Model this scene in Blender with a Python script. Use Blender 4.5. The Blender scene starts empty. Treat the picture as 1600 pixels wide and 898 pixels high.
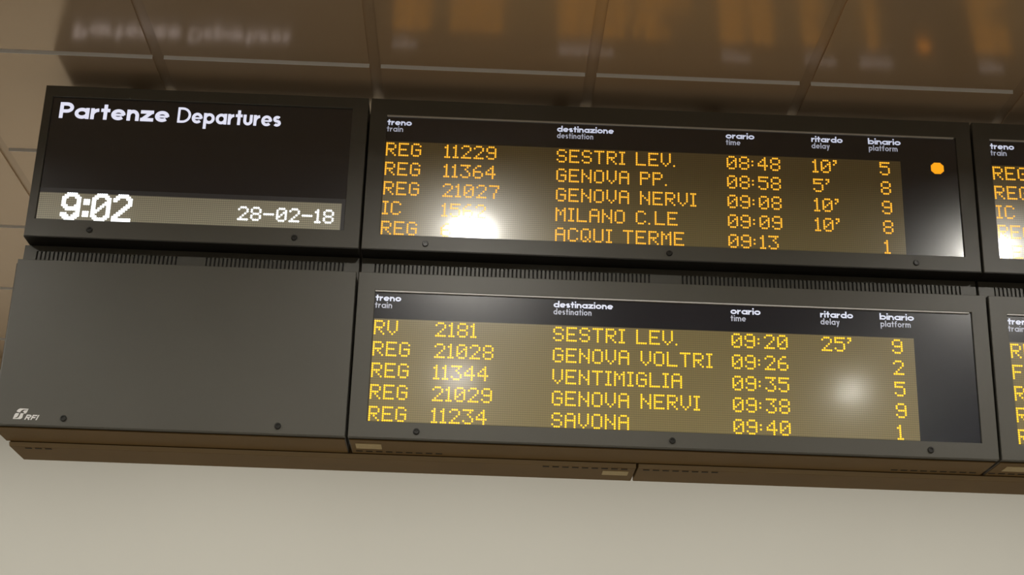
import bpy, bmesh, math, random
from mathutils import Vector, Matrix
random.seed(4)

# ------------------------------------------------------------------ camera
H = 1.6                                   # eye height above the floor
scene = bpy.context.scene
cam_d = bpy.data.cameras.new('camera')
cam = bpy.data.objects.new('camera', cam_d)
scene.collection.objects.link(cam)
cam_d.sensor_fit = 'HORIZONTAL'; cam_d.sensor_width = 36.0
cam_d.lens = 36.0 * 2120.2 / 1600.0
cam_d.clip_start = 0.05; cam_d.clip_end = 200
_r = Vector((0.99911239, -0.03205971, 0.02732414))
_u = Vector((-0.0377971, -0.39593899, 0.91749861))
_f = Vector((0.01859605, 0.917717, 0.39679932))
cam.matrix_world = Matrix(((_r.x, _u.x, -_f.x, 0), (_r.y, _u.y, -_f.y, 0), (_r.z, _u.z, -_f.z, H), (0, 0, 0, 1)))
scene.camera = cam

# ------------------------------------------------------------------ world, lamps, exposure
world = bpy.data.worlds.new('world'); scene.world = world
world.use_nodes = True
world.node_tree.nodes['Background'].inputs[0].default_value = (1.0, 0.9, 0.75, 1)
world.node_tree.nodes['Background'].inputs[1].default_value = 0.05
scene.view_settings.view_transform = 'Standard'
scene.view_settings.look = 'None'
scene.view_settings.exposure = 0.0
scene.view_settings.gamma = 1.0
scene.view_settings.use_curve_mapping = False
LAMP_POWER = 105.0                       # rows over the hall
NEAR_POWER = 72.0                        # row close to the boards
REAR_FILL_POWER = 48.0                        # added fill row, unseen behind the boards, to light the back wall
LAMP_COLOUR = (1.0, 0.96, 0.87)
CEIL = 3.105 + H
LAMP_X = (-6.24, -3.17, -0.10, 2.95, 6.02)
LAMP_Y = (2.85, -2.25, -7.35, 6.95)
FAR_X = (-7.72, -3.98, -0.24, 3.50, 7.24)
REAR_FILL_X = (-5.4, -3.6, -1.8, 0.0, 1.8, 3.6, 5.4)
LAMPS = [(x, y) for y in LAMP_Y for x in (REAR_FILL_X if y > 5 else LAMP_X if y > 0 else FAR_X)]
for i, (x, y) in enumerate(LAMPS):
    ld = bpy.data.lights.new('lamp_light', 'AREA')
    ld.shape = 'DISK'; ld.size = 0.24; ld.energy = REAR_FILL_POWER if y > 5 else (NEAR_POWER if y > 0 else LAMP_POWER); ld.color = LAMP_COLOUR
    lo = bpy.data.objects.new('lamp_light', ld); scene.collection.objects.link(lo)
    lo.location = (x, y, CEIL - (0.062 if y > 5 else 0.030))

# ------------------------------------------------------------------ materials
def new_mat(name):
    m = bpy.data.materials.new(name); m.use_nodes = True
    return m, m.node_tree, m.node_tree.nodes['Principled BSDF']

def mat(name, col, rough=0.5, metal=0.0, coat=0.0, coat_rough=0.1, emit=None, estr=0.0, noise=0.0, nscale=6.0, bump=0.0, bscale=300.0, spec=0.5):
    m, nt, b = new_mat(name)
    N, Lk = nt.nodes, nt.links
    b.inputs['Base Color'].default_value = (*col, 1)
    b.inputs['Roughness'].default_value = rough
    b.inputs['Metallic'].default_value = metal
    b.inputs['Coat Weight'].default_value = coat
    b.inputs['Coat Roughness'].default_value = coat_rough
    b.inputs['Specular IOR Level'].default_value = spec
    if emit:
        b.inputs['Emission Color'].default_value = (*emit, 1)
        b.inputs['Emission Strength'].default_value = estr
    if noise > 0 or bump > 0:
        tc = N.new('ShaderNodeTexCoord')
    if noise > 0:
        n = N.new('ShaderNodeTexNoise'); n.inputs['Scale'].default_value = nscale; n.inputs['Detail'].default_value = 5
        Lk.new(tc.outputs['Object'], n.inputs['Vector'])
        mx = N.new('ShaderNodeMix'); mx.data_type = 'RGBA'
        mx.inputs['A'].default_value = (*[c * (1 - noise) for c in col], 1)
        mx.inputs['B'].default_value = (*[min(1, c * (1 + noise)) for c in col], 1)
        Lk.new(n.outputs['Fac'], mx.inputs['Factor']); Lk.new(mx.outputs['Result'], b.inputs['Base Color'])
    if bump > 0:
        n2 = N.new('ShaderNodeTexNoise'); n2.inputs['Scale'].default_value = bscale; n2.inputs['Detail'].default_value = 3
        Lk.new(tc.outputs['Object'], n2.inputs['Vector'])
        bp = N.new('ShaderNodeBump'); bp.inputs['Strength'].default_value = bump; bp.inputs['Distance'].default_value = 0.001
        Lk.new(n2.outputs['Fac'], bp.inputs['Height']); Lk.new(bp.outputs['Normal'], b.inputs['Normal'])
    return m

PITCH = 0.0088
def led_panel_mat(name, dark, light, rough, coat, coat_rough):
    """unlit diode matrix: a fine grid of slightly lighter lenses on dark board, in the unit's own coordinates"""
    m, nt, b = new_mat(name)
    N, Lk = nt.nodes, nt.links
    tc = N.new('ShaderNodeTexCoord'); sp = N.new('ShaderNodeSeparateXYZ')
    Lk.new(tc.outputs['Object'], sp.inputs[0])
    def tri(out, off):
        a = N.new('ShaderNodeMath'); a.operation = 'DIVIDE'; a.inputs[1].default_value = PITCH; Lk.new(out, a.inputs[0])
        c = N.new('ShaderNodeMath'); c.operation = 'ADD'; c.inputs[1].default_value = off + 400; Lk.new(a.outputs[0], c.inputs[0])
        f = N.new('ShaderNodeMath'); f.operation = 'FRACT'; Lk.new(c.outputs[0], f.inputs[0])
        s = N.new('ShaderNodeMath'); s.operation = 'SUBTRACT'; s.inputs[1].default_value = 0.5; Lk.new(f.outputs[0], s.inputs[0])
        p = N.new('ShaderNodeMath'); p.operation = 'MULTIPLY'; Lk.new(s.outputs[0], p.inputs[0]); Lk.new(s.outputs[0], p.inputs[1])
        return p
    px = tri(sp.outputs['X'], 0.0); pz = tri(sp.outputs['Z'], 0.0)
    w = N.new('ShaderNodeMath'); w.operation = 'MULTIPLY'; w.inputs[1].default_value = 0.55; Lk.new(px.outputs[0], w.inputs[0])
    ad = N.new('ShaderNodeMath'); ad.operation = 'ADD'; Lk.new(w.outputs[0], ad.inputs[0]); Lk.new(pz.outputs[0], ad.inputs[1])
    mr = N.new('ShaderNodeMapRange'); mr.inputs['From Min'].default_value = 0.06; mr.inputs['From Max'].default_value = 0.2
    Lk.new(ad.outputs[0], mr.inputs['Value'])
    mx = N.new('ShaderNodeMix'); mx.data_type = 'RGBA'
    mx.inputs['A'].default_value = (*light, 1); mx.inputs['B'].default_value = (*dark, 1)
    Lk.new(mr.outputs['Result'], mx.inputs['Factor']); Lk.new(mx.outputs['Result'], b.inputs['Base Color'])
    b.inputs['Roughness'].default_value = rough
    b.inputs['Coat Weight'].default_value = coat; b.inputs['Coat Roughness'].default_value = coat_rough
    b.inputs['Specular IOR Level'].default_value = 1.0
    return m

M = {}
M['door'] = mat('grey_powder_coat', (0.098, 0.095, 0.082), 0.42, noise=0.10, nscale=3, bump=0.15, bscale=500)
M['body'] = mat('grey_brown_steel_housing', (0.11, 0.10, 0.085), 0.5, noise=0.15, nscale=4)
M['underside_shade'] = mat('matt_black_shade', (0.015, 0.014, 0.012), 0.6)  # near-black colour stands in for the shade below the upper units
M['beam'] = mat('brown_painted_steel', (0.21, 0.132, 0.048), 0.6, spec=0.2, noise=0.15, nscale=4)
M['beam_edge'] = mat('lighter_brown_edge', (0.34, 0.25, 0.14), 0.5)
M['slot'] = mat('dark_slot', (0.022, 0.020, 0.016), 0.8)
M['lock'] = mat('black_lock', (0.02, 0.02, 0.018), 0.35)
M['lock_key'] = mat('worn_lock_core', (0.12, 0.12, 0.11), 0.35, metal=0.7)
M['trim'] = mat('light_grey_trim', (0.7, 0.7, 0.7), 0.4)
M['mask'] = mat('black_display_glass', (0.005, 0.009, 0.021), 0.24, spec=1.0, coat=1.0, coat_rough=0.115)
M['led'] = led_panel_mat('unlit_diode_matrix', (0.24, 0.198, 0.09), (0.35, 0.29, 0.135), 0.28, 1.0, 0.115)
M['led_white'] = led_panel_mat('unlit_white_diode_matrix', (0.42, 0.41, 0.32), (0.75, 0.74, 0.60), 0.4, 0.6, 0.13)
M['led_edge'] = mat('grey_matrix_surround', (0.085, 0.085, 0.095), 0.4)
M['amber'] = mat('lit_amber_diodes', (0.3, 0.15, 0.02), 0.38, coat=1.0, coat_rough=0.115, emit=(1.0, 0.47, 0.03), estr=1.25)
M['orange'] = mat('lit_orange_diodes', (0.3, 0.1, 0.02), 0.38, emit=(1.0, 0.38, 0.01), estr=1.05)
M['amber_bright'] = mat('bright_amber_diodes', (0.3, 0.15, 0.02), 0.38, coat=1.0, coat_rough=0.115, emit=(1.0, 0.62, 0.015), estr=1.35)
M['white_led'] = mat('lit_white_diodes', (0.5, 0.5, 0.5), 0.4, emit=(0.92, 0.96, 1.0), estr=2.2)
M['sign_white'] = mat('backlit_white_lettering', (0.6, 0.6, 0.6), 0.4, emit=(0.80, 0.82, 1.0), estr=0.85)
M['head_white'] = mat('backlit_small_lettering', (0.6, 0.6, 0.6), 0.4, emit=(0.72, 0.78, 1.0), estr=0.70)
M['head_grey'] = mat('grey_small_lettering', (0.45, 0.45, 0.48), 0.4, emit=(0.6, 0.64, 0.8), estr=0.42)
M['print_white'] = mat('white_print', (0.9, 0.9, 0.9), 0.5)
M['sticker'] = mat('cream_sticker', (0.62, 0.50, 0.27), 0.6, noise=0.15, nscale=60)
M['panel'] = mat('glossy_brown_ceiling_panel', (0.62, 0.47, 0.33), 0.18, metal=0.35, noise=0.05, nscale=1.5)
M['panel_edge'] = mat('pale_metal_edge', (0.88, 0.9, 0.95), 0.4)
M['slab'] = mat('brown_joint_profile', (0.54, 0.41, 0.29), 0.25, metal=0.35)
M['wall'] = mat('pale_grey_wall', (0.49, 0.485, 0.445), 0.8, noise=0.03, nscale=1.2)
M['hall_wall'] = mat('darker_hall_wall', (0.16, 0.15, 0.13), 0.7)
M['floor'] = mat('warm_stone_floor', (0.15, 0.13, 0.10), 0.45, noise=0.1, nscale=2)
M['lamp_ring'] = mat('white_lamp_ring', (0.7, 0.7, 0.68), 0.4)

# ------------------------------------------------------------------ helpers
def link(name, me, m, parent=None, loc=None):
    o = bpy.data.objects.new(name, me); scene.collection.objects.link(o)
    if m is not None: me.materials.append(m)
    if parent is not None: o.parent = parent
    if loc is not None: o.location = loc
    return o

def from_bm(name, bm, m, parent=None, loc=None, smooth=False):
    me = bpy.data.meshes.new(name)
    bmesh.ops.recalc_face_normals(bm, faces=bm.faces[:])
    bm.to_mesh(me); bm.free()
    if smooth:
        for p in me.polygons: p.use_smooth = True
    return link(name, me, m, parent, loc)

def bevel_mod(o, w=0.003, seg=2):
    b = o.modifiers.new('bevel', 'BEVEL'); b.width = w; b.segments = seg; b.limit_method = 'ANGLE'
    return o

def hexa(bm, c):
    """c: 8 corners, bottom ring then top ring"""
    v = [bm.verts.new(p) for p in c]
    for f in ((0, 1, 2, 3), (4, 5, 6, 7), (0, 1, 5, 4), (1, 2, 6, 5), (2, 3, 7, 6), (3, 0, 4, 7)):
        bm.faces.new([v[i] for i in f])

def box(bm, x0, x1, y0, y1, z0, z1):
    hexa(bm, [(x0, y0, z0), (x1, y0, z0), (x1, y1, z0), (x0, y1, z0), (x0, y0, z1), (x1, y0, z1), (x1, y1, z1), (x0, y1, z1)])

def thing(name, label, cat, loc, group=None):
    o = bpy.data.objects.new(name, None); scene.collection.objects.link(o)
    o.empty_display_size = 0.1; o.location = loc
    o['label'] = label; o['category'] = cat
    if group: o['group'] = group
    return o

LEAN = 0.087
SL, CL = math.sin(LEAN), math.cos(LEAN)
XA = -0.5257                      # seam between the narrow left units and the first wide ones
FH = 0.68                         # height of a door measured along its slope

class Unit:
    """one display unit; s runs right from its left edge, t down the leaning front, d out towards the hall"""
    def __init__(self, name, label, cat, x0, width, ytop, ztop, group=None):
        self.x0, self.w, self.yt, self.zt = x0, width, ytop, ztop
        self.zb = ztop - FH * CL
        self.root = thing(name, label, cat, (x0, ytop + 0.15, self.zb), group)
        self.o = Vector((x0, ytop + 0.15, self.zb))
    def P(self, s, t, d=0.0):
        return Vector((self.x0 + s, self.yt + t * SL - d * CL, self.zt - t * CL - d * SL)) - self.o
    def W(self, x, y, z):
        return Vector((x, y, z)) - self.o
    def slab(self, bm, s0, s1, t0, t1, d0, d1):
        hexa(bm, [self.P(s0, t0, d0), self.P(s1, t0, d0), self.P(s1, t1, d0), self.P(s0, t1, d0),
                  self.P(s0, t0, d1), self.P(s1, t0, d1), self.P(s1, t1, d1), self.P(s0, t1, d1)])
    def part(self, name, bm, m, parent=None, label=None, **k):
        o = from_bm(name, bm, m, parent or self.root, **k)
        if label: o['label'] = label
        return o
    def wbox(self, bm, x0, x1, y0, y1, z0, z1):
        a = self.o
        box(bm, x0 - a.x, x1 - a.x, y0 - a.y, y1 - a.y, z0 - a.z, z1 - a.z)

# --- 5x7 diode glyphs
G = {
'A': ".###.|#...#|#...#|#####|#...#|#...#|#...#", 'C': ".###.|#...#|#....|#....|#....|#...#|.###.",
'E': "#####|#....|#....|####.|#....|#....|#####", 'F': "#####|#....|#....|####.|#....|#....|#....",
'B': "####.|#...#|#...#|####.|#...#|#...#|####.",
'G': ".###.|#...#|#....|#.###|#...#|#...#|.###.", 'I': "###|.#.|.#.|.#.|.#.|.#.|###",
'L': "#....|#....|#....|#....|#....|#....|#####", 'M': "#...#|##.##|#.#.#|#.#.#|#...#|#...#|#...#",
'N': "#...#|#...#|##..#|#.#.#|#..##|#...#|#...#", 'O': ".###.|#...#|#...#|#...#|#...#|#...#|.###.",
'P': "####.|#...#|#...#|####.|#....|#....|#....", 'Q': ".###.|#...#|#...#|#...#|#.#.#|#..#.|.##.#",
'R': "####.|#...#|#...#|####.|#.#..|#..#.|#...#", 'S': ".###.|#...#|#....|.###.|....#|#...#|.###.",
'T': "#####|..#..|..#..|..#..|..#..|..#..|..#..", 'U': "#...#|#...#|#...#|#...#|#...#|#...#|.###.",
'V': "#...#|#...#|#...#|#...#|#...#|.#.#.|..#..",
'0': ".###.|#...#|#..##|#.#.#|##..#|#...#|.###.", '1': ".#.|##.|.#.|.#.|.#.|.#.|###",
'2': ".###.|#...#|....#|...#.|..#..|.#...|#####", '3': "#####|...#.|..#..|...#.|....#|#...#|.###.",
'4': "...#.|..##.|.#.#.|#..#.|#####|...#.|...#.", '5': "#####|#....|####.|....#|....#|#...#|.###.",
'6': "..##.|.#...|#....|####.|#...#|#...#|.###.", '7': "#####|....#|...#.|...#.|..#..|..#..|..#..",
'8': ".###.|#...#|#...#|.###.|#...#|#...#|.###.", '9': ".###.|#...#|#...#|.####|....#|#...#|.###.",
'.': "..|..|..|..|..|..|#.", ':': "..|..|#.|..|#.|..|..", "'": "##|.#|#.|..|..|..|..",
'-': ".....|.....|.....|#####|.....|.....|.....", ' ': "...|...|...|...|...|...|...",
}
BIG = {
'9': "..#####..|.#######.|###...###|##.....##|##.....##|##.....##|###...###|.########|..#######|.......##|###...###|####.####|.#######.|..#####..",
'0': "..#####..|.#######.|###...###|##.....##|##....###|##...####|##..##.##|##.##..##|####...##|###....##|##.....##|###...###|.#######.|..#####..",
'2': "..#####..|.#######.|###...###|##.....##|.......##|......###|.....###.|....###..|...###...|..###....|.###.....|###......|#########|#########",
':': "...|...|...|###|###|###|...|...|...|###|###|###|...|...",
}
def dots_mesh(U, cells, s0, t0, r, d=0.0045, n=8):
    """each lit diode is a small raised lens (8-sided, tapered)"""
    bm = bmesh.new()
    for (cx, cy) in cells:
        s, t = s0 + (cx + 0.5) * PITCH, t0 + (cy + 0.5) * PITCH
        base = [bm.verts.new(U.P(s + r * math.cos(a), t + r * math.sin(a), d)) for a in [2 * math.pi * (k + .5) / n for k in range(n)]]
        top = [bm.verts.new(U.P(s + .9 * r * math.cos(a), t + .9 * r * math.sin(a), d + 0.0012)) for a in [2 * math.pi * (k + .5) / n for k in range(n)]]
        bm.faces.new(top)
        for k in range(n): bm.faces.new((base[k], base[(k + 1) % n], top[(k + 1) % n], top[k]))
    return bm

def led_text(U, txt, s0, t0, m, parent, label=None, r=0.0041, d=-0.006, name='lit_text'):
    cells = []; x = 0
    for ch in txt:
        rows = G[ch].split('|')
        for j, row in enumerate(rows):
            for i, c in enumerate(row):
                if c == '#': cells.append((x + i, j))
        x += len(rows[0]) + 1
    if txt.count(' ') : pass
    o = from_bm(name, dots_mesh(U, cells, s0, t0, r, d), m, parent)
    o['label'] = label or ('lit dot characters reading ' + txt)
    return o

# --- stroke lettering (round geometric sans serif)
def arc(cx, cy, rx, ry, a0, a1, n=14):
    return [(cx + rx * math.cos(math.radians(a0 + (a1 - a0) * i / n)), cy + ry * math.sin(math.radians(a0 + (a1 - a0) * i / n))) for i in range(n + 1)]

def glyph(ch, k, w):
    """strokes of one letter; x-height is 1, k the width factor, w the stroke. Returns (width, [(points, closed)])"""
    h = w / 2
    def ring(W): return (arc(W / 2, .5, W / 2 - h, .5 - h, 0, 360, 24)[:-1], True)
    C = 1.45
    if ch in 'oabdp':
        W = k * 1.0; st = [ring(W)]
        if ch == 'a': st.append(([(W - h, 0), (W - h, 1)], False))
        if ch == 'b': st.append(([(h, 0), (h, 1.5)], False))
        if ch == 'd': st.append(([(W - h, 0), (W - h, 1.5)], False))
        if ch == 'p': st.append(([(h, -.48), (h, 1)], False))
        return W, st
    if ch == 'e':
        W = k * .98
        return W, [([(h * .6, .49), (W - h * .8, .49)] , False, .62), (arc(W / 2, .5, W / 2 - h, .5 - h, -4, 318, 24), False)]
    if ch in 'nm':
        W = k * (.84 if ch == 'n' else 1.36); st = [([(h, 0), (h, 1)], False)]
        n = 1 if ch == 'n' else 2; step = (W - w) / n
        for q in range(n):
            x0 = h + q * step; r = step / 2; ry = min(r * 1.1, .45)
            st.append((arc(x0 + r, 1 - h - ry, r, ry, 180, 0, 12) + [(x0 + step, 0)], False))
        return W, st
    if ch == 'u':
        W = k * .84; r = (W - w) / 2; ry = min(r * 1.1, .45)
        return W, [([(h, 1)] + arc(W / 2, h + ry, r, ry, 180, 360, 12) + [(W - h, 1)], False)]
    if ch == 'r':
        W = k * .6; r = W - h
        return W, [([(h, 0), (h, 1)], False), (arc(W - h * .2, .38, W - h * 1.2, .62 - h, 178, 92, 8), False)]
    if ch == 't':
        W = k * .62
        return W, [([(W / 2, 0), (W / 2, 1.38)], False), ([(0, 1 - h), (W, 1 - h)], False)]
    if ch == 'i':
        return w, [([(h, 0), (h, 1)], False), ([(h, 1.2), (h, 1.2 + w * .95)], False)]
    if ch == 'l':
        return w, [([(h, 0), (h, 1.5)], False)]
    if ch == 's':
        W = k * .72; ry = (1 - w) / 4; rx = W / 2 - h
        up = arc(W / 2, 1 - h - ry, rx, ry, 35, 270, 12); lo = arc(W / 2, h + ry, rx, ry, 90, -145, 12)
        return W, [(up + lo[1:], False)]
    if ch == 'z':
        W = k * .9
        return W, [([(0, 1 - h), (W, 1 - h)], False), ([(W - h * 1.3, 1 - h * 1.2), (h * 1.3, h * 1.2)], False), ([(0, h), (W, h)], False)]
    if ch == 'y':
        W = k * .86
        return W, [([(h, 1), (W / 2 + h * .2, .05)], False), ([(W - h, 1), (W * .3, -.48)], False)]
    if ch == 'f':
        W = k * .6; x = W * .42; r = W - x
        return W, [([(x, 0), (x, 1.5 - h - r * .7)] + arc(x + r, 1.5 - h - r * .7, r, r * .7, 180, 90, 6)[1:], False), ([(0, 1 - h), (W, 1 - h)], False)]
    if ch == 'P':
        W = k * .95; b = C * .45
        return W, [([(h, 0), (h, C)], False), ([(h, C - h), (W * .5, C - h)] + arc(W * .5, (C - h + b) / 2, W * .5 - h, (C - h - b) / 2, 90, -90, 12) + [(h, b)], False)]
    if ch == 'D':
        W = k * 1.2
        return W, [([(h, h), (W * .35, h)] + arc(W * .35, C / 2, W * .65 - h, C / 2 - h, -90, 90, 16) + [(h, C - h)], True)]
    if ch == 'R':
        W = k * 1.0; b = C * .45
        return W, [([(h, 0), (h, C)], False), ([(h, C - h), (W * .5, C - h)] + arc(W * .5, (C - h + b) / 2, W * .5 - h, (C - h - b) / 2, 90, -90, 12) + [(h, b)], False), ([(W * .5, b), (W - h, 0)], False)]
    if ch == 'F':
        W = k * .85
        return W, [([(h, 0), (h, C)], False), ([(h, C - h), (W, C - h)], False), ([(h, C * .47), (W * .85, C * .47)], False)]
    if ch == 'I':
        return w, [([(h, 0), (h, C)], False)]
    return k * .4, []

def ribbon(bm, pts, closed, w, put):
    n = len(pts); L, R = [], []
    for i in range(n):
        a = pts[(i - 1) % n] if (closed or i > 0) else pts[i]
        b = pts[(i + 1) % n] if (closed or i < n - 1) else pts[i]
        p = pts[i]
        def nrm(u, v):
            dx, dy = v[0] - u[0], v[1] - u[1]; l = math.hypot(dx, dy)
            return (-dy / l, dx / l) if l > 1e-9 else None
        n1, n2 = nrm(a, p), nrm(p, b)
        if n1 is None: n1 = n2
        if n2 is None: n2 = n1
        mx, my = n1[0] + n2[0], n1[1] + n2[1]; l = math.hypot(mx, my) or 1
        mx, my = mx / l, my / l
        c = max(0.5, mx * n1[0] + my * n1[1]); q = w / 2 / c
        L.append((p[0] + mx * q, p[1] + my * q)); R.append((p[0] - mx * q, p[1] - my * q))
    top = [(bm.verts.new(put(*L[i], 1)), bm.verts.new(put(*R[i], 1))) for i in range(n)]
    bot = [(bm.verts.new(put(*L[i], 0)), bm.verts.new(put(*R[i], 0))) for i in range(n)]
    for i in range(n if closed else n - 1):
        j = (i + 1) % n
        bm.faces.new((top[i][0], top[j][0], top[j][1], top[i][1]))
        bm.faces.new((top[i][0], top[j][0], bot[j][0], bot[i][0]))
        bm.faces.new((top[i][1], top[j][1], bot[j][1], bot[i][1]))
    if not closed:
        for i in (0, n - 1): bm.faces.new((top[i][0], top[i][1], bot[i][1], bot[i][0]))

def lettering(U, txt, s0, s1, base, xh, w, m, parent, name='lettering', d=-0.0078, th=0.0008, shear=0.0, gap=0.16, wide=None):
    """word between s0 and s1, baseline at t=base, x-height xh (metres), stroke w (metres)"""
    ww = w / xh; wide = wide or {}
    def total(k): return sum(glyph(c, k, wide.get(c, ww))[0] for c in txt) + gap * (len(txt) - 1)
    lo, hi = .2, 4
    for _ in range(40):
        mid = (lo + hi) / 2
        if total(mid) * xh > (s1 - s0): hi = mid
        else: lo = mid
    k = lo; bm = bmesh.new(); x = 0
    for gi, c in enumerate(txt):
        cw = wide.get(c, ww)
        W, st = glyph(c, k, cw)
        for si, sk in enumerate(st):
            pts, closed = sk[0], sk[1]; fw = sk[2] if len(sk) > 2 else 1.0
            lift = d + th + 0.00005 * si
            ribbon(bm, [(x + px, py) for px, py in pts], closed, cw * fw,
                   lambda a, b, top: U.P(s0 + (a + shear * b) * xh, base - b * xh, lift if top else d))
        x += W + gap
    o = from_bm(name, bm, m, parent); o['label'] = ('lettering reading ' + txt)
    return o

# --- door with a window: bevelled ring around a recessed opening
def door_ring(U, win, name='front_door'):
    bm = bmesh.new(); g = 0.0055; w = U.w
    def loop(s0, s1, t0, t1, d, r=0.0):
        if r <= 0: pts = [(s0, t0), (s1, t0), (s1, t1), (s0, t1)]
        return [bm.verts.new(U.P(s, t, d)) for s, t in pts]
    s0, s1 = g, w - g
    L = [loop(s0, s1, 0, FH, -0.032), loop(s0, s1, 0, FH, -0.002), loop(s0 + .002, s1 - .002, .002, FH - .002, 0.0)]
    if win:
        a, b, c, e = win
        L += [loop(a - .0015, b + .0015, c - .0015, e + .0015, 0.0), loop(a, b, c, e, -.0015), loop(a, b, c, e, -.032)]
    for i in range(len(L) - 1):
        for k in range(4):
            bm.faces.new((L[i][k], L[i][(k + 1) % 4], L[i + 1][(k + 1) % 4], L[i + 1][k]))
    if win:
        for k in range(4): bm.faces.new((L[-1][k], L[-1][(k + 1) % 4], L[0][(k + 1) % 4], L[0][k]))
    else:
        bm.faces.new(L[-1]); bm.faces.new(L[0][::-1])
    return U.part(name, bm, M['door'])

def locks(U, ss, parent, t=0.650):
    for s in ss:
        bm = bmesh.new(); prof = [(0.0125, 0.0), (0.0125, 0.004), (0.0105, 0.0065), (0.0065, 0.0065), (0.0055, 0.004)]
        rings = [[bm.verts.new(U.P(s + r * math.cos(a), t + r * math.sin(a), d)) for a in [2 * math.pi * k / 16 for k in range(16)]] for r, d in prof]
        for i in range(len(rings) - 1):
            for k in range(16): bm.faces.new((rings[i][k], rings[i][(k + 1) % 16], rings[i + 1][(k + 1) % 16], rings[i + 1][k]))
        bm.faces.new(rings[-1])
        lk = U.part('lock', bm, M['lock'], parent=parent, label='round black door lock')
        lk['label'] = 'round black door lock'

def housing(U, upper, xl, xr, vents=(), slots=()):
    """steel box behind the door; lower ones show a strip with air slots above their door"""
    z0 = U.zb
    z1 = (U.zt + 0.0) if upper else 2.333 + H
    yf = U.yt + FH * SL + 0.038 if upper else 5.15
    ybk = 5.335
    bm = bmesh.new()
    if upper:
        a = [U.W(xl, U.yt + .036, z1 - .004), U.W(xr, U.yt + .036, z1 - .004), U.W(xr, ybk, z1 - .004), U.W(xl, ybk, z1 - .004)]
        yb = U.yt + FH * SL + .036
        b = [U.W(xl, yb, z0), U.W(xr, yb, z0), U.W(xr, ybk, z0), U.W(xl, ybk, z0)]
        hexa(bm, b + a)
        bm2 = bmesh.new(); U.wbox(bm2, xl, xr, U.yt + FH * SL - .0005, ybk - .002, z0 - .0035, z0 - .0005)  # thin sheet that paints the dark gap between the two rows
        U.part('shade_plate', bm2, M['underside_shade'], label='black sheet painted as the shade under the unit')
    else:
        U.wbox(bm, xl, xr, 5.15, ybk, z0 + .0, z1)
    o = U.part('housing', bm, M['body']); bevel_mod(o, .003)
    if not upper:
        # the box of the lower part that carries the door
        bm = bmesh.new()
        yt, yb = U.yt + .036, U.yt + FH * SL + .036
        hexa(bm, [U.W(xl, yb, z0), U.W(xr, yb, z0), U.W(xr, 5.149, z0), U.W(xl, 5.149, z0),
                  U.W(xl, yt, U.zt - .004), U.W(xr, yt, U.zt - .004), U.W(xr, 5.149, U.zt - .004), U.W(xl, 5.149, U.zt - .004)])
        U.part('door_box', bm, M['body'])
        # vent plate: bars between air slots, standing proud of a black back
        for (v0, v1) in vents:
            zt, zb2 = 2.306 + H, 2.238 + H
            bm = bmesh.new(); U.wbox(bm, XA + v0, XA + v1, 5.1485, 5.1495, zb2, zt)
            back = U.part('vent_opening', bm, M['slot'])
            bm = bmesh.new(); n = max(3, round((v1 - v0) / 0.0172)); p = (v1 - v0) / n
            for i in range(n):
                U.wbox(bm, XA + v0 + (i + .42) * p, XA + v0 + (i + 1) * p if i < n - 1 else XA + v1, 5.1425, 5.1485, zb2, zt)
            g = U.part('vent_bars', bm, M['door'], parent=back); g['kind'] = 'stuff'
            g['label'] = 'fine upright bars between the air slots'
        edges = sorted(vents); x = xl; cuts = []
        for (v0, v1) in edges: cuts.append((x, XA + v0)); x = XA + v1
        cuts.append((x, xr))
        bm = bmesh.new()
        for a, b in cuts: U.wbox(bm, a, b, 5.1425, 5.1495, 2.238 + H, 2.306 + H)
        U.wbox(bm, xl, xr, 5.1425, 5.1495, 2.306 + H, 2.331 + H)
        U.wbox(bm, xl, xr, 5.1425, 5.1495, 2.15 + H, 2.238 + H)
        U.part('vent_plate', bm, M['door'])
        bm = bmesh.new(); U.wbox(bm, xl + .004, xr - .004, U.yt + FH * SL + .034, 5.321, z0 - .003, z0 + .001)
        U.part('bottom_plate', bm, M['beam'])
    if slots:
        bm = bmesh.new()
        for (a, b) in slots:
            x = a
            while x + .024 <= b:
                U.wbox(bm, x, x + .026, 5.283, 5.293, z0 - .0042, z0 - .002); x += .040
        g = U.part('drain_slots', bm, M['slot']); g['kind'] = 'stuff'; g['label'] = 'row of small dark slots along the underside'
    return o

# ------------------------------------------------------------------ setting
def structure(name, bm, m):
    o = from_bm(name, bm, m); o['kind'] = 'structure'; return o
X0, X1, Y0, Y1 = -9.0, 10.0, -11.0, 8.95
bm = bmesh.new(); box(bm, X0 - .2, X1 + .2, Y0 - .2, Y1 + .2, -.1, 0); structure('floor', bm, M['floor'])
bm = bmesh.new(); box(bm, X0 - .2, X1 + .2, Y1, Y1 + .2, 0, CEIL + .2); structure('wall_back', bm, M['wall'])
bm = bmesh.new(); box(bm, X0 - .2, X1 + .2, Y0 - .2, Y0, 0, CEIL + .2); structure('wall_front', bm, M['hall_wall'])
bm = bmesh.new(); box(bm, X0 - .2, X0, Y0, Y1, 0, CEIL + .2); structure('wall_left', bm, M['hall_wall'])
bm = bmesh.new(); box(bm, X1, X1 + .2, Y0, Y1, 0, CEIL + .2); structure('wall_right', bm, M['hall_wall'])
bm = bmesh.new(); box(bm, X0, X1, Y0, Y1, CEIL + .0085, CEIL + .2); ceil = structure('ceiling', bm, M['slab'])
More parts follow.
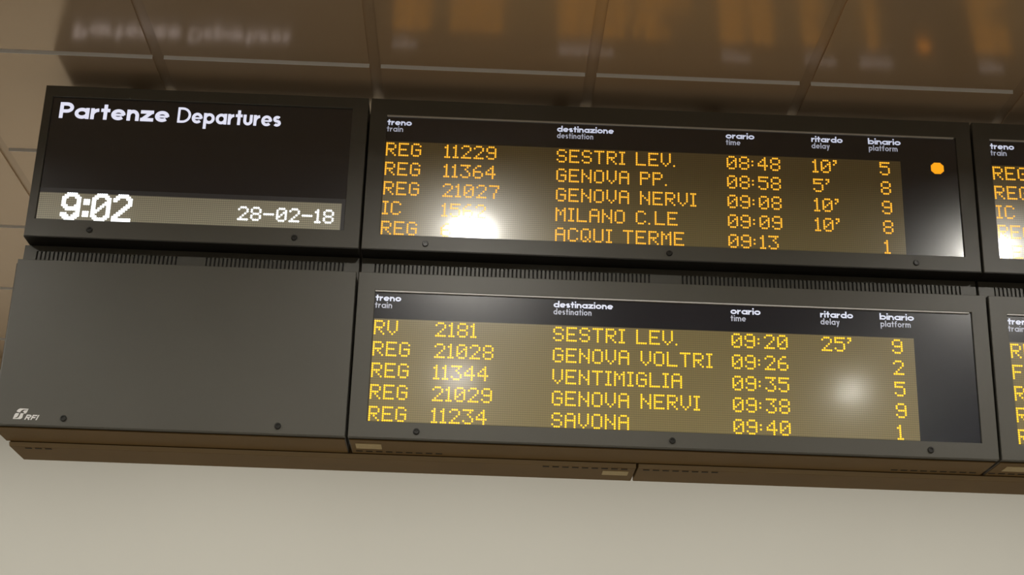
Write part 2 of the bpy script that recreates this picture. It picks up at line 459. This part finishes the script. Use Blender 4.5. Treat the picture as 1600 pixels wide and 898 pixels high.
# panels that the picture can show, one by one; each with a pale metal lip along its front edge
PX, PY = 0.91, 0.862
pw, pd = PX - .048, PY - .014
def panel_mesh(w, d):
    bm = bmesh.new(); box(bm, 0, w, 0.0065, d, 0, .008)
    me = bpy.data.meshes.new('ceiling_panel'); bmesh.ops.recalc_face_normals(bm, faces=bm.faces[:]); bm.to_mesh(me); bm.free()
    me.materials.append(M['panel']); return me
def lip_mesh(w):
    bm = bmesh.new(); hexa(bm, [(0, .0045, -.007), (w, .0045, -.007), (w, .0065, -.007), (0, .0065, -.007), (0, 0, .0085), (w, 0, .0085), (w, .0065, .0085), (0, .0065, .0085)])
    me = bpy.data.meshes.new('front_lip'); bmesh.ops.recalc_face_normals(bm, faces=bm.faces[:]); bm.to_mesh(me); bm.free()
    me.materials.append(M['panel_edge']); return me
pme, lme = panel_mesh(pw, pd), lip_mesh(pw)
ix = range(-5, 4); iy = range(-2, 5)
for j in iy:
    for i in ix:
        x, y = -.505 + i * PX + .024, 4.888 + j * PY
        p = bpy.data.objects.new('ceiling_panel', pme); scene.collection.objects.link(p)
        p.parent = ceil; p.location = (x, y, CEIL)
        l = bpy.data.objects.new('front_lip', lme); scene.collection.objects.link(l)
        l.parent = p
ex0, ex1 = -.505 - 5 * PX, -.505 + 4 * PX; ey0 = 4.888 - 2 * PY - .014
bm = bmesh.new()
box(bm, X0, X1, Y0, ey0, CEIL, CEIL + .008); box(bm, X0, ex0, ey0, Y1, CEIL, CEIL + .008); box(bm, ex1, X1, ey0, Y1, CEIL, CEIL + .008)
o = from_bm('plain_ceiling_field', bm, M['panel'], ceil)

# lamps: round fittings sunk in the ceiling (the lights above sit just inside their rims); the rear row is added fill
for i, (x, y) in enumerate(LAMPS):
    t = thing('ceiling_lamp', 'round recessed ceiling lamp with white rim, rear row added as fill', 'lamp', (x, y, CEIL - .06), 'ceiling lamps of the hall')
    bm = bmesh.new(); prof = [(.135, .06), (.17, .06), (.17, .045), (.15, .0), (.138, .0), (.135, .05)]
    rr = [[bm.verts.new((r * math.cos(a), r * math.sin(a), z)) for a in [2 * math.pi * k / 24 for k in range(24)]] for r, z in prof]
    for q in range(len(rr)):
        for k in range(24): bm.faces.new((rr[q][k], rr[q][(k + 1) % 24], rr[(q + 1) % len(rr)][(k + 1) % 24], rr[(q + 1) % len(rr)][k]))
    from_bm('rim', bm, M['lamp_ring'], t, smooth=False)

# ------------------------------------------------------------------ display units
YU, ZU = 5.001, 3.0145 + H
YL, ZL = 5.0484, 2.2267 + H
WM = 2.573
LED0 = 0.078
MATW = 248 * PITCH

def place_cols(U, rows, m, parent_screen, full=True):
    """rows: (kind, number, destination, time, delay, platform)"""
    cols = (0.0795, 0.3255, 0.799, 1.5185, 1.883, 2.1695)
    for r, row in enumerate(rows):
        t0 = 0.1985 + r * 10.04 * PITCH
        for c, txt in zip(cols, row):
            x = 0
            for word in txt.split(' '):
                if word.strip("'"): led_text(U, word.strip("'"), c + x * PITCH, t0, m, parent_screen, d=-.0062)
                if word.endswith("'"):
                    dx = sum(len(G[ch].split('|')[0]) + 1 for ch in word[:-1])
                    led_text(U, "'", c + (x + dx) * PITCH, t0, m, parent_screen, d=-.0062, label='lit minute mark after the delay')
                x += sum(len(G[ch].split('|')[0]) + 1 for ch in word) + 4

def headers(U, parent, full=True):
    H1 = [('treno', .079, .182), ('destinazione', .799, 1.040), ('orario', 1.518, 1.640), ('ritardo', 1.884, 2.018), ('binario', 2.127, 2.267)]
    H2 = [('train', .078, .147), ('destination', .799, .953), ('time', 1.518, 1.580), ('delay', 1.884, 1.962), ('platform', 2.129, 2.252)]
    if not full: H1, H2 = H1[:1], H2[:1]
    for w, a, b in H1: lettering(U, w, a, b, .1175, .0185, .0056, M['head_white'], parent, gap=.10, d=-.0078)
    for w, a, b in H2: lettering(U, w, a, b, .1475, .0175, .0041, M['head_grey'], parent, gap=.16, d=-.0078)

def train_board(name, label, x0, yt, zt, upper, rows, m, vents, slots, lockpos, full=True, sign=False, width=WM, sticker=None, xr=None):
    U = Unit(name, label, 'departure board', x0, width, yt, zt, None)
    housing(U, upper, x0 + .006, (xr or x0 + width - .006), vents, slots)
    d = door_ring(U, (.076, 2.504, .074, .6155))
    locks(U, lockpos, d)
    bm = bmesh.new(); U.slab(bm, .0765, 2.5035, .0745, .615, -.016, -.008)
    glass = U.part('display_screen', bm, M['mask'], label='black glass display window')
    bm = bmesh.new(); U.slab(bm, LED0, LED0 + MATW, .1925, .6135, -.0079, -.0065)
    U.part('diode_matrix', bm, M['led'], parent=glass, label='brownish unlit dot matrix field')
    bm = bmesh.new(); U.slab(bm, .077, 2.494, .0745, .0798, -.0078, -.0008)
    U.part('top_trim', bm, M['trim'], parent=glass, label='thin pale strip along the top of the window')
    headers(U, glass, full)
    place_cols(U, rows, m, glass)
    if sign:
        cells = [(i, j) for i in range(-6, 7) for j in range(-6, 7) if (i + .0) ** 2 + j ** 2 <= 20 * 1.0]
        # denser round lamp made of diodes
        cells = [(i * .68, j * .64) for i, j in cells]
        o = from_bm('round_signal_light', dots_mesh(U, cells, 2.4175 - PITCH / 2, .2175 - PITCH / 2, .0036, -.0078), M['orange'], glass)
        o['label'] = 'round cluster of lit orange dots'
    if sticker:
        bm = bmesh.new(); U.wbox(bm, sticker[0], sticker[1], 5.183, 5.250, U.zb - .0046, U.zb - .003)
        U.part('sticker', bm, M['sticker'], label='small cream sticker on the underside')
    return U

rowsU = [('REG', '11229', 'SESTRI LEV.', '08:48', "10'", '5'), ('REG', '11364', 'GENOVA PP.', '08:58', "5'", '8'),
         ('REG', '21027', 'GENOVA NERVI', '09:08', "10'", '9'), ('IC', '1562', 'MILANO C.LE', '09:09', "10'", '8'),
         ('REG', '6', 'ACQUI TERME', '09:13', '', '1')]
rowsL = [('RV', '2181', 'SESTRI LEV.', '09:20', "25'", '9'), ('REG', '21028', 'GENOVA VOLTRI', '09:26', '', '2'),
         ('REG', '11344', 'VENTIMIGLIA', '09:35', '', '5'), ('REG', '21029', 'GENOVA NERVI', '09:38', '', '9'),
         ('REG', '11234', 'SAVONA', '09:40', '', '1')]
train_board('departure_board', 'wide dark departure board listing trains 08:48 to 09:13 with a round orange light',
            XA, YU, ZU, True, rowsU, M['amber'], (), (), (.267, 1.272, 2.297), sign=True)
train_board('departure_board', 'wide grey departure board of the lower row listing trains 09:20 to 09:40',
            XA, YL, ZL, False, rowsL, M['amber_bright'], ((.058, 1.212), (1.335, 2.513)), ((-.50, -.15), (1.664, 2.035)), (.272, 1.276, 2.297), sticker=(-.496, -.394))
train_board('departure_board', 'upper departure board cut off by the right edge, bright lamp glare on its lines',
            XA + WM, YU, ZU, True, [(a,) for a in ('REG', 'REG', 'IC', 'REG', 'REG')], M['amber'], (), (), (.267, 1.272, 2.297), full=False)
train_board('departure_board', 'lower departure board of which only a narrow left part shows at the right edge',
            XA + WM, YL, ZL, False, [(a,) for a in ('REG', 'FB', 'REG', 'REG', 'REG')], M['amber_bright'],
            ((WM + .070, WM + 1.212), (WM + 1.335, WM + 2.513)), ((2.062, 2.45),), (.272, 1.276, 2.297), full=False, sticker=(2.10, 2.21))

# clock unit, upper left
WN = 1.376
U = Unit('clock_board', 'dark board headed Partenze Departures with white clock 9:02 and date strip', 'clock board', XA - WN, WN, YU, ZU)
housing(U, True, XA - WN + .006, XA - .006)
d = door_ring(U, (WN - 1.336, WN - .0715, .050, .6035)); locks(U, (WN - 1.107, WN - .271), d, t=.645)
bm = bmesh.new(); U.slab(bm, WN - 1.3355, WN - .072, .0505, .603, -.016, -.008)
glass = U.part('display_screen', bm, M['mask'], label='black glass display window')
bm = bmesh.new(); U.slab(bm, WN - 1.3345, WN - .073, .463, .602, -.0079, -.0072)
e = U.part('matrix_surround', bm, M['led_edge'], parent=glass, label='grey border around the dot matrix strip')
bm = bmesh.new(); U.slab(bm, WN - 1.3330, WN - .088, .484, .602, -.0071, -.0062)
U.part('diode_matrix', bm, M['led_white'], parent=glass, label='pale unlit dot matrix strip')
lettering(U, 'Partenze', WN - 1.302, WN - .841, .146, .0505, .0152, M['sign_white'], glass, gap=.12)
lettering(U, 'Departures', WN - .806, WN - .370, .146, .0490, .0125, M['sign_white'], glass, gap=.09, wide={'D': .205})
def big(txt, s):
    cells = []; 
    rows = BIG[txt].split('|')
    for j, row in enumerate(rows):
        for i, c in enumerate(row):
            if c == '#': cells.append((i, j))
    return cells
cells = []
for ch, s in (('9', 0), (':', (1.237 - 1.1475) / PITCH), ('0', (1.237 - 1.1135) / PITCH), ('2', (1.237 - 1.0265) / PITCH)):
    cells += [(i + s, j) for i, j in big(ch, s)]
o = from_bm('clock_digits', dots_mesh(U, cells, WN - 1.2385, .4815, .0045, -.006), M['white_led'], glass); o['label'] = 'large white lit digits reading 9:02'
led_text(U, '28-02-18', WN - .513, .5135, M['white_led'], glass, label='white lit date reading 28-02-18', r=.0044, name='date_text')

# blank unit, lower left
U = Unit('blank_panel_unit', 'blank grey panel at lower left with a small white emblem reading RFI', 'blank panel', XA - WN, WN, YL, ZL)
housing(U, False, XA - WN - .010, XA - .006, ((-1.335, -.747), (-.639, -.059)), ())
d = door_ring(U, None, 'front_door'); locks(U, (WN - 1.101, WN - .269), d, t=.648)
def em(x, y):
    return (WN - 1.296 + (x - 155) * 8.67e-5 + (y - 640) * 1.3e-5, .6575 + (y - 640) * 9.6e-5)
bm = bmesh.new()
polys = [[(325, 325), (360, 280), (405, 235), (490, 197), (860, 203), (842, 238), (640, 240), (560, 268), (505, 320), (480, 360), (440, 362), (380, 350)],
         [(600, 318), (680, 275), (836, 248), (795, 330), (750, 385), (700, 412), (655, 400), (705, 372), (650, 350)],
         [(300, 395), (440, 395), (405, 475), (355, 545), (290, 578), (215, 600), (155, 640), (200, 540), (240, 450)],
         [(512, 395), (650, 395), (612, 470), (592, 560), (540, 615), (470, 640), (160, 641), (225, 606), (330, 604), (405, 578), (455, 510)]]
for pl in polys:
    top = [bm.verts.new(U.P(*em(x, y), .0012)) for x, y in pl]; bot = [bm.verts.new(U.P(*em(x, y), .0)) for x, y in pl]
    bm.faces.new(top)
    for k in range(len(pl)): bm.faces.new((top[k], top[(k + 1) % len(pl)], bot[(k + 1) % len(pl)], bot[k]))
bmesh.ops.triangulate(bm, faces=[f for f in bm.faces if len(f.verts) > 4])
o = U.part('emblem', bm, M['print_white'], parent=d, label='white slanted railway emblem')
lettering(U, 'RFI', WN - 1.2520, WN - 1.2035, .6590, .0142, .0050, M['print_white'], d, name='emblem_lettering', d=0.0, th=.0010, shear=.42, gap=.18)

# ------------------------------------------------------------------ carrying frames behind the units
def carrier(x0, x1, posts, label, dashes, sticker=None):
    ox, oz = (x0 + x1) / 2, 1.529 + H
    t = thing('support_frame', label, 'support frame', (ox, 5.43, oz), None)
    def bx(*a):
        bm = bmesh.new(); box(bm, a[0] - ox, a[1] - ox, a[2] - 5.43, a[3] - 5.43, a[4] - oz, a[5] - oz); return bm
    b = bevel_mod(from_bm('beam', bx(x0, x1, 5.337, 5.535, oz, 1.60 + H), M['beam'], t), .004)
    bm = bmesh.new()
    a, b2, yy = x0 + .002 - ox, x1 - .002 - ox, 5.337 - 5.43
    hexa(bm, [(a, yy - .002, .0005), (b2, yy - .002, .0005), (b2, yy, .0005), (a, yy, .0005),
              (a, yy - .013, .0145), (b2, yy - .013, .0145), (b2, yy, .0145), (a, yy, .0145)])
    o = from_bm('front_lip', bm, M['beam_edge'], t); o['label'] = 'lighter brown folded front edge'
    for p in posts:
        from_bm('post', bx(p - .04, p + .04, 5.337, 5.417, 1.60 + H, CEIL - .012), M['beam'], t)
        from_bm('ceiling_plate', bx(p - .09, p + .09, 5.30, 5.46, CEIL - .012, CEIL), M['beam'], t)
    bm = bmesh.new()
    for a, e2 in dashes:
        x = a
        while x + .024 <= e2:
            box(bm, x - ox, x + .026 - ox, 5.352 - 5.43, 5.362 - 5.43, -.0015, .001); x += .040
    g = from_bm('drain_slots', bm, M['slot'], t); g['kind'] = 'stuff'; g['label'] = 'row of small dark slots along the beam'
    if sticker:
        o = from_bm('sticker', bx(sticker[0], sticker[1], 5.389, 5.448, oz - .0015, oz), M['sticker'], t); o['label'] = 'small cream sticker on the beam'
    return t
carrier(-1.90, .635, (-1.6, .3), 'left brown steel beam frame behind the boards, cream sticker near its right end', ((-1.84, -1.72), (.255, .60)), (.504, .610))
carrier(.642, 4.60, (1.0, 2.6, 4.2), 'right brown steel beam frame behind the boards, running out of the picture', ((.665, .995),))

bpy.context.view_layer.update()
